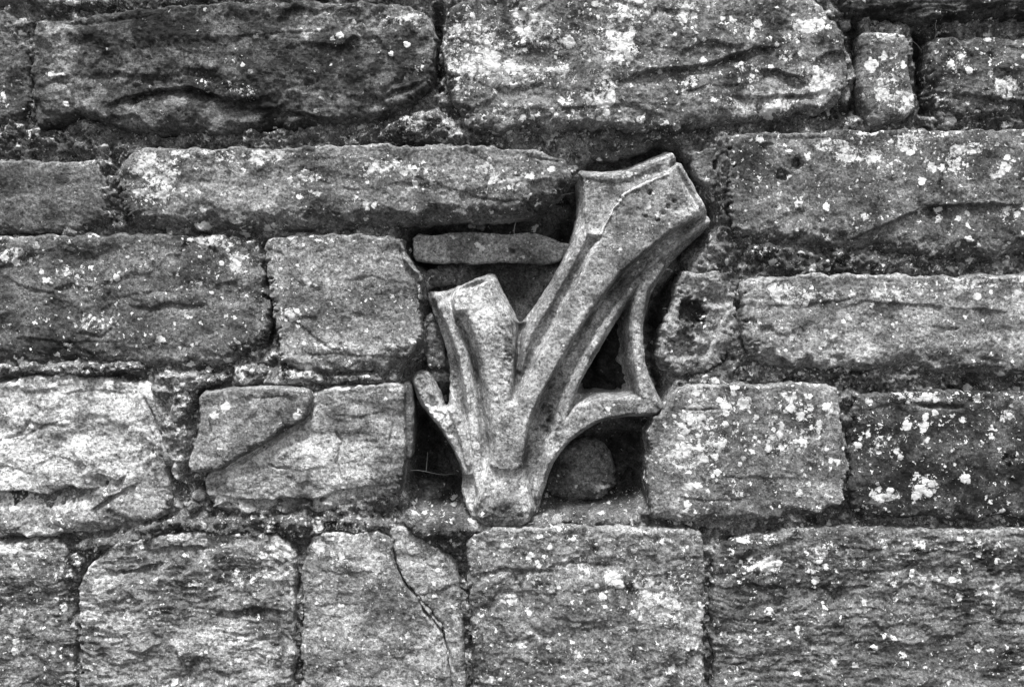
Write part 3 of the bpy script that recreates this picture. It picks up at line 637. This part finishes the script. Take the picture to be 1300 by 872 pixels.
# ------------------------------------------------- carved tracery fragment
def build_tracery():
    out = [(725,206),(745,213),(775,214),(810,205),(835,194),(850,187),(856,192),(880,234),(906,278),(904,287),(874,316),(851,340),(834,369),(824,398),(820,421),(823,457),(831,486),(845,512),
           (848,522),(836,533),(798,533),(769,538),(740,553),(716,574),(702,597),(691,628),(686,650),(680,668),(640,672),(600,668),(590,648),(583,626),(586,609),(576,580),(558,550),(535,524),(523,503),
           (519,484),(527,472),(541,474),(550,487),(557,502),(562,520),(568,517),(569,495),(568,462),(561,433),(550,404),(539,381),(538,369),(558,369),(590,360),(626,343),(637,366),(652,395),(661,411),
           (670,401),(693,369),(711,337),(728,299),(735,269),(734,240),(727,217)]
    hole = [(801,386),(802,421),(804,463),(810,492),(804,505),(769,501),(731,504),(738,488),(754,462),(776,426),(793,398)]
    out = chaikin(out, 1); hole = chaikin(hole, 1)
    X, Y = grid(out, step=1.1)
    w = fbm(X, Y, 22, 61, 3) * 1.6 + fbm(X, Y, 6, 62, 2) * .6
    do = sdf(out, X, Y) + w; dh_ = -sdf(hole, X, Y) + w * .8
    d = np.minimum(do, dh_)
    gy, gx = np.gradient(d, 1.1); gl = np.hypot(gx, gy) + 1e-6; gx /= gl; gy /= gl
    H = 34.0
    # the body: a hollow-chamfered moulding. level of the ground surface falls towards the edges
    h = np.full(X.shape, 4.0)
    def ridge(pts, top, shoulder, power=1.0):
        """pts: x,y,half width. Flat fillet at height top, hollow chamfer falling away over shoulder"""
        nonlocal h
        dd, t, W, S = stroke(pts, X, Y)
        u = np.clip((dd - W) / shoulder, 0, 1)
        prof = (1 - u) ** power
        base = h
        h = np.maximum(h, 4 + (top - 4) * prof)
    # broad bodies of the arms
    ridge([(637,645,38),(640,580,30),(650,540,26),(690,460,30),(735,390,34),(785,320,38),(835,262,40),(858,238,42)], 20, 34, 1.0)
    ridge([(636,640,34),(632,560,26),(618,480,26),(606,420,30),(592,385,34)], 13, 30, 1.0)
    # main fillets
    ridge([(640,645,34),(641,612,26),(643,585,19),(652,535,17),(672,500,12),(701,448,13),(738,385,15),(772,330,22),(802,296,28),(838,264,32),(880,238,34)], 36, 14, 1.5)
    ridge([(643,585,18),(636,535,18),(631,490,19),(629,450,24),(620,415,27),(608,385,31)], 35, 13, 1.5)
    # narrow outer rolls
    ridge([(902,279,3),(870,304,3.2),(838,328,3.2),(806,362,3.4),(775,405,3.4),(748,450,4),(722,505,5),(704,560,5),(694,600,4),(684,632,3)], 25, 12, 1.2)
    ridge([(556,378,5),(574,415,5),(588,455,5),(598,505,5),(603,560,5),(606,600,5),(612,636,4)], 26, 10, 1.2)
    ridge([(741,222,3.5),(749,250,4),(747,285,4),(736,312,4),(716,350,4),(694,388,4),(672,425,3),(660,470,2)], 27, 12, 1.1)
    ridge([(741,221,3),(765,225,4),(800,221,4),(832,207,4),(856,197,4)], 30, 10, 1.1)
    ridge([(845,221,2),(815,234,2),(793,246,2),(781,262,2),(770,282,2),(762,298,1)], 37.5, 9, 1.0)
    qp = sdf(np.array([(738,219),(765,222),(800,219),(834,204),(850,203),(848,222),(815,236),(793,248),(781,264),(762,299),(748,296)], float), X, Y)
    h = np.maximum(h, 4 + 26 * sstep(-7, -1, qp) - 2.5 * sstep(0, 14, qp))
    qp = sdf(np.array([(850,219),(815,235),(793,247),(781,263),(766,293),(752,330),(762,360),(790,334),(835,296),(893,258),(872,214)], float), X, Y)
    h = np.maximum(h, 4 + 32.5 * sstep(-3, .5, qp))
    # cusp bars closing the little opening
    ridge([(838,338,6),(818,365,6),(811,400,6),(811,430,6.5),(815,460,7),(821,490,8),(828,512,10)], 25, 8, .9)
    ridge([(836,517,9),(800,517,9),(768,520,12),(742,530,14),(722,552,14),(706,580,12)], 25, 8, .9)
    ridge([(838,512,4),(846,522,3)], 27, 12)
    # left cusp
    ridge([(531,484,6),(540,503,8),(558,530,8),(580,562,9),(594,596,9)], 22, 9, 1.0)
    ridge([(567,505,4),(578,530,4),(588,560,4),(594,590,3)], 26, 9, 1.0)
    h = 36 - np.maximum(36 - h, 0) * 1.22
    # incised lines
    def groove(pts, A, w_):
        nonlocal h
        dd, t, W, S = stroke(pts, X + fbm(X, Y, 30, 71, 2) * 2, Y)
        e = sstep(0, .06, t) * (1 - sstep(.86, 1, t))
        h = h - A * e * np.exp(-(dd / w_) ** 2)
    groove([(900,268),(897,267),(848,300),(796,347),(752,396),(722,446),(700,490),(684,530),(670,575)], 6, 4.0)
    groove([(905,283),(855,322),(815,352)], 2.5, 3)
    groove([(712,400),(696,427),(676,465),(658,500),(652,515)], 4, 4)
    groove([(582,394),(595,425),(606,465),(614,505),(620,550),(622,592)], 15, 6)
    groove([(662,408),(659,440),(655,480),(651,518)], 17, 4.5)
    groove([(566,390),(582,430),(592,470),(600,520),(606,560)], 1.5, 2)
    # fillet ends in a rounded U stop above the plain foot
    q = sdf(chaikin([(618,585),(630,594),(645,597),(660,592),(668,584),(676,640),(684,670),(600,670),(606,630)], 2), X, Y) + w
    h = h - 5 * sstep(-2, 7, q) * (1 - sstep(8, 40, q))
    # pitted weathering face on the right of the left arm
    m = 1 - sstep(.6, 1.1, np.sqrt(((X - 642) / 18) ** 2 + ((Y - 440) / 66) ** 2) + fbm(X, Y, 20, 81, 2) * .4)
    cell = fbm(X, Y, 9, 83, 4, .75, sy=.7)
    h = h - m * 4 * sstep(.12, .4, cell)
    m2 = 1 - sstep(.6, 1.1, np.sqrt(((X - 690 - (560 - Y) * .32) / 15) ** 2 + ((Y - 545) / 70) ** 2) + fbm(X, Y, 20, 87, 2) * .4)
    h = h - m2 * 4.5 * sstep(.14, .4, fbm(X, Y, 10, 89, 4, .75))
    for k, (x, y, r) in enumerate([(783,257,3),(787,252,3),(824,246,3),(826,244,3),(848,262,4),(842,270,3),(856,256,3),(835,280,3),(820,275,3),(690,545,4),(697,537,4),(700,520,4),(712,480,5)]):
        h = f_pit(h, X, Y, x, y, r, 5, k)
    rg = np.exp(-(((X - 552) / 30) ** 2 + ((Y - 520) / 46) ** 2)) + np.exp(-(((X - 600) / 40) ** 2 + ((Y - 655) / 16) ** 2))
    h = h + rg * (fbm(X, Y, 13, 91, 4, .6) * 9)
    # long-grained weathering
    h = h + fbm(X, Y, 60, 63, 3) * 3 + fbm(X, Y, 14, 64, 4, .6) * 1.8 + fbm(X, Y, 5, 65, 2, .6) * .7
    # smooth chisel softening: blur the sharp creases a little
    for _ in range(1):
        p = np.pad(h, 1, mode='edge')
        h = (p[:-2, 1:-1] + p[2:, 1:-1] + p[1:-1, :-2] + p[1:-1, 2:] + 2 * h) / 6
    # splayed margins, but not on the two sawn ends
    sl = ((X - 566) * (343 - 386) - (Y - 386) * (626 - 566)) / math.hypot(60, 43) 
    h = h - np.where((X < 632) & (Y < 400), 1.0 * np.clip(sl, 0, 8), 0)
    e1, _, _, _ = stroke([(858, 196), (905, 279)], X, Y); e2, _, _, _ = stroke([(546, 369), (624, 345)], X, Y)
    keep = sstep(4, 14, np.minimum(e1, e2)) * (1 - .75 * sstep(600, 635, Y))
    h = h + keep * (np.minimum(h, np.minimum(7 + 2.4 * do, 13 + 2.6 * dh_)) - h)
    # arrises
    top_e = sstep(.1, .8, gy)
    R1 = 3.5 + 4 * sstep(.1, .8, -gy)
    u = np.clip(1 - np.maximum(d, 0) / R1, 0, 1)
    h = h - 7 * (1 - np.sqrt(np.maximum(1 - u * u, 0)))
    L = lichen_field(X, Y, .06, [(800,222,50,5,.3),(805,300,14,10,.5),(782,318,10,8,.7),(760,345,14,12,.4),(600,560,8,40,.4),(600,385,24,16,.5),(640,600,24,30,.2),(660,650,30,10,.3),(810,245,40,4,.4)], 401)
    S = lichen_field(X, Y, .16, [(646,440,16,60,.6),(705,520,20,60,.6),(645,618,26,16,.45),(610,652,30,10,.6),(665,655,30,8,.6),(855,255,24,20,.6),(535,495,12,16,.4)], 402)
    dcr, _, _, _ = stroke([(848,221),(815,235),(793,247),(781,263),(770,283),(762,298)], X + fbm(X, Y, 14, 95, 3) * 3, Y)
    L = np.maximum(L, 1.5 * np.exp(-(dcr / 1.7) ** 2)); h = h + 1.5 * np.exp(-(dcr / 2) ** 2)  # highlight along the crease arris, painted pale through the lichen mask
    Tn = .42 * (1 + .35 * fbm(X, Y, 50, 403, 4))
    Tn = Tn * (1 + .45 * np.exp(-(((X - 605) / 30) ** 2 + ((Y - 395) / 24) ** 2)) + .35 * np.exp(-(((X - 600) / 8) ** 2 + ((Y - 560) / 40) ** 2)))
    org_x, org_y = 772, 470
    f = (D * 1000 - H) / (D * 1000)
    hx = (768 - CX) * f / 1000; hz = ZC - (478 - CY) * f / 1000
    dhv = lambda px, py: -sdf(hole, px, py)
    def side(W, px, py, t):
        inner = np.abs(dhv(px, py)) < np.abs(sdf(out, px, py))
        k = np.where(inner & ((px > 790) | (py > 492)), .05 + .55 * t * t, 0.0)
        k = np.where(inner & ((px > 790) | (py > 492)) & (t <= 1), k, 0.0)
        W[:, 0] += (hx - W[:, 0]) * k; W[:, 2] += (hz - W[:, 2]) * k * .35
        return W
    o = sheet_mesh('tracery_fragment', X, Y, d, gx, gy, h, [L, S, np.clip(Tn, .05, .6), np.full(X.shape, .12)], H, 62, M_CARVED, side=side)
    return tag(o, 'carved forked piece of gothic window tracery with a small pierced eye, set in the wall', 'carved stone')
build_tracery()

# ------------------------------------------------- dead stems and roots in the gaps
mat_stem = bpy.data.materials.new('dry_stem'); mat_stem.use_nodes = True
_nt = mat_stem.node_tree; _b = _nt.nodes['Principled BSDF']; _n = _nt.nodes.new('ShaderNodeTexNoise'); _n.inputs['Scale'].default_value = 200
_r = _nt.nodes.new('ShaderNodeValToRGB'); _r.color_ramp.elements[0].color = (.12,.12,.12,1); _r.color_ramp.elements[1].color = (.42,.42,.42,1)
_nt.links.new(_n.outputs['Fac'], _r.inputs[0]); _nt.links.new(_r.outputs[0], _b.inputs['Base Color']); _b.inputs['Roughness'].default_value = .8

def stem(name, pts, r, label, cat, group=None):
    """pts in trace units with a height; a tapered tube"""
    P = []
    for (x, y, hh) in pts:
        f = (D * 1000 - hh) / (D * 1000)
        P.append(np.array([(x - CX) * f / 1000, -hh / 1000, ZC - (y - CY) * f / 1000]))
    org = P[0].copy(); n = 6; V = []; F = []
    # resample
    Q = []
    for i in range(len(P) - 1):
        for k in range(4): Q.append(P[i] + (P[i + 1] - P[i]) * k / 4)
    Q.append(P[-1]); Q = np.array(Q)
    for _ in range(3): Q[1:-1] = (Q[:-2] + 2 * Q[1:-1] + Q[2:]) / 4
    for i, p in enumerate(Q):
        t = Q[min(i + 1, len(Q) - 1)] - Q[max(i - 1, 0)]; t = t / np.linalg.norm(t)
        a = np.cross(t, (0.3, 1, 0.1)); a /= np.linalg.norm(a); b = np.cross(t, a)
        rr = r / 1000 * (1 - .7 * i / len(Q))
        for k in range(n):
            an = 2 * math.pi * k / n; V.append(tuple(p - org + rr * (math.cos(an) * a + math.sin(an) * b)))
    for i in range(len(Q) - 1):
        for k in range(n): F.append((i * n + k, i * n + (k + 1) % n, (i + 1) * n + (k + 1) % n, (i + 1) * n + k))
    F.append(tuple(range(n))[::-1]); F.append(tuple((len(Q) - 1) * n + k for k in range(n)))
    me = bpy.data.meshes.new(name); me.from_pydata(V, [], F); me.materials.append(mat_stem)
    for p in me.polygons: p.use_smooth = True
    o = bpy.data.objects.new(name, me); o.location = org; col.objects.link(o)
    return tag(o, label, cat, group)

stem('twig', [(513,598,-10),(530,596,-22),(548,600,-24),(562,603,-22),(576,601,-14)], .45, 'bleached twig lying across the dark lower left recess', 'twig')
stem('dry_stem', [(541,598,-26),(542,586,-22),(543,574,-18)], .6, 'short dead stem standing up in the lower left recess', 'dry stem')
stem('dry_stem', [(1186,52,14),(1189,42,24),(1187,34,30),(1189,26,36)], .5, 'dead stem at the upper left corner of the speckled dark block', 'dry stem')
for i, (pts, lab) in enumerate([
    ([(1155,50,2),(1166,58,8),(1172,70,4),(1168,84,6)], 'curling root fibre right of the small upright block'),
    ([(1166,96,0),(1174,110,6),(1170,126,4),(1178,136,6)], 'root fibre hanging low in the gap right of the small upright block'),
    ([(712,248,20),(722,246,12),(732,244,4)], 'hair thin root reaching from the rounded nose to the carving'),
    ([(655,282,10),(652,292,14),(654,304,18),(653,316,14)], 'hair thin root dangling over the thin flat slab'),
    ([(1078,60,2),(1086,76,4),(1082,94,2),(1090,108,4)], 'root fibre in the gap left of the small upright block'),
    ([(480,152,10),(488,160,18),(486,170,16)], 'root fibre in the joint below the long dark block')]):
    stem('root_fibre', pts, .45, lab, 'root', 'root fibres in the gaps')

# ------------------------------------------------- ground, sky, light, camera
me = bpy.data.meshes.new('ground'); R_ = 400
me.from_pydata([(-R_, -R_, 0), (R_, -R_, 0), (R_, R_, 0), (-R_, R_, 0)], [], [(0, 1, 2, 3)])
gm = bpy.data.materials.new('ground_turf'); gm.use_nodes = True
_nt = gm.node_tree; _b = _nt.nodes['Principled BSDF']; _n = _nt.nodes.new('ShaderNodeTexNoise'); _n.inputs['Scale'].default_value = 6
_n.inputs['Detail'].default_value = 8; _tc = _nt.nodes.new('ShaderNodeTexCoord'); _nt.links.new(_tc.outputs['Object'], _n.inputs['Vector'])
_r = _nt.nodes.new('ShaderNodeValToRGB'); _r.color_ramp.elements[0].color = (.03,.03,.03,1); _r.color_ramp.elements[1].color = (.09,.09,.09,1)
_nt.links.new(_n.outputs['Fac'], _r.inputs[0]); _nt.links.new(_r.outputs[0], _b.inputs['Base Color']); _b.inputs['Roughness'].default_value = .95
me.materials.append(gm)
g_ = bpy.data.objects.new('ground', me); col.objects.link(g_); g_['kind'] = 'structure'

EL, AZ = math.radians(70), math.radians(-6)     # sun height; to the left of the camera's back
w = bpy.data.worlds.new('World'); sc.world = w; w.use_nodes = True
nt = w.node_tree; bg = nt.nodes['Background']
sky = nt.nodes.new('ShaderNodeTexSky'); sky.sky_type = 'NISHITA'; sky.sun_disc = False
sky.sun_elevation = EL; sky.sun_rotation = math.pi - AZ if False else math.radians(180) + AZ * -1
sky.dust_density = 3.0
bw = nt.nodes.new('ShaderNodeRGBToBW')            # black and white photograph: the sky's light is neutral
nt.links.new(sky.outputs[0], bw.inputs[0]); nt.links.new(bw.outputs[0], bg.inputs['Color'])
bg.inputs['Strength'].default_value = .05
sun = bpy.data.lights.new('sun', 'SUN'); sun.energy = 1.5; sun.angle = math.radians(10); sun.color = (1, 1, 1)
so = bpy.data.objects.new('sun', sun); col.objects.link(so)
from mathutils import Vector
dirv = Vector((math.sin(AZ) * math.cos(EL), -math.cos(AZ) * math.cos(EL), math.sin(EL)))   # towards the sun
so.rotation_euler = dirv.to_track_quat('Z', 'Y').to_euler(); so.location = (0, -3, 4)

cam = bpy.data.cameras.new('camera'); co = bpy.data.objects.new('camera', cam); col.objects.link(co)
co.location = (0, -D, ZC); co.rotation_euler = (math.pi / 2, 0, 0)
cam.sensor_width = 36; cam.lens = 36 * D / 1.3
cam.shift_y = -(436 - CY) / 1300; cam.clip_end = 1000; cam.clip_start = .01
sc.camera = co
sc.view_settings.view_transform = 'Standard'; sc.view_settings.look = 'None'
sc.view_settings.exposure = 2.35
sc.cycles.diffuse_bounces = 2; sc.cycles.max_bounces = 4; sc.view_settings.gamma = 1
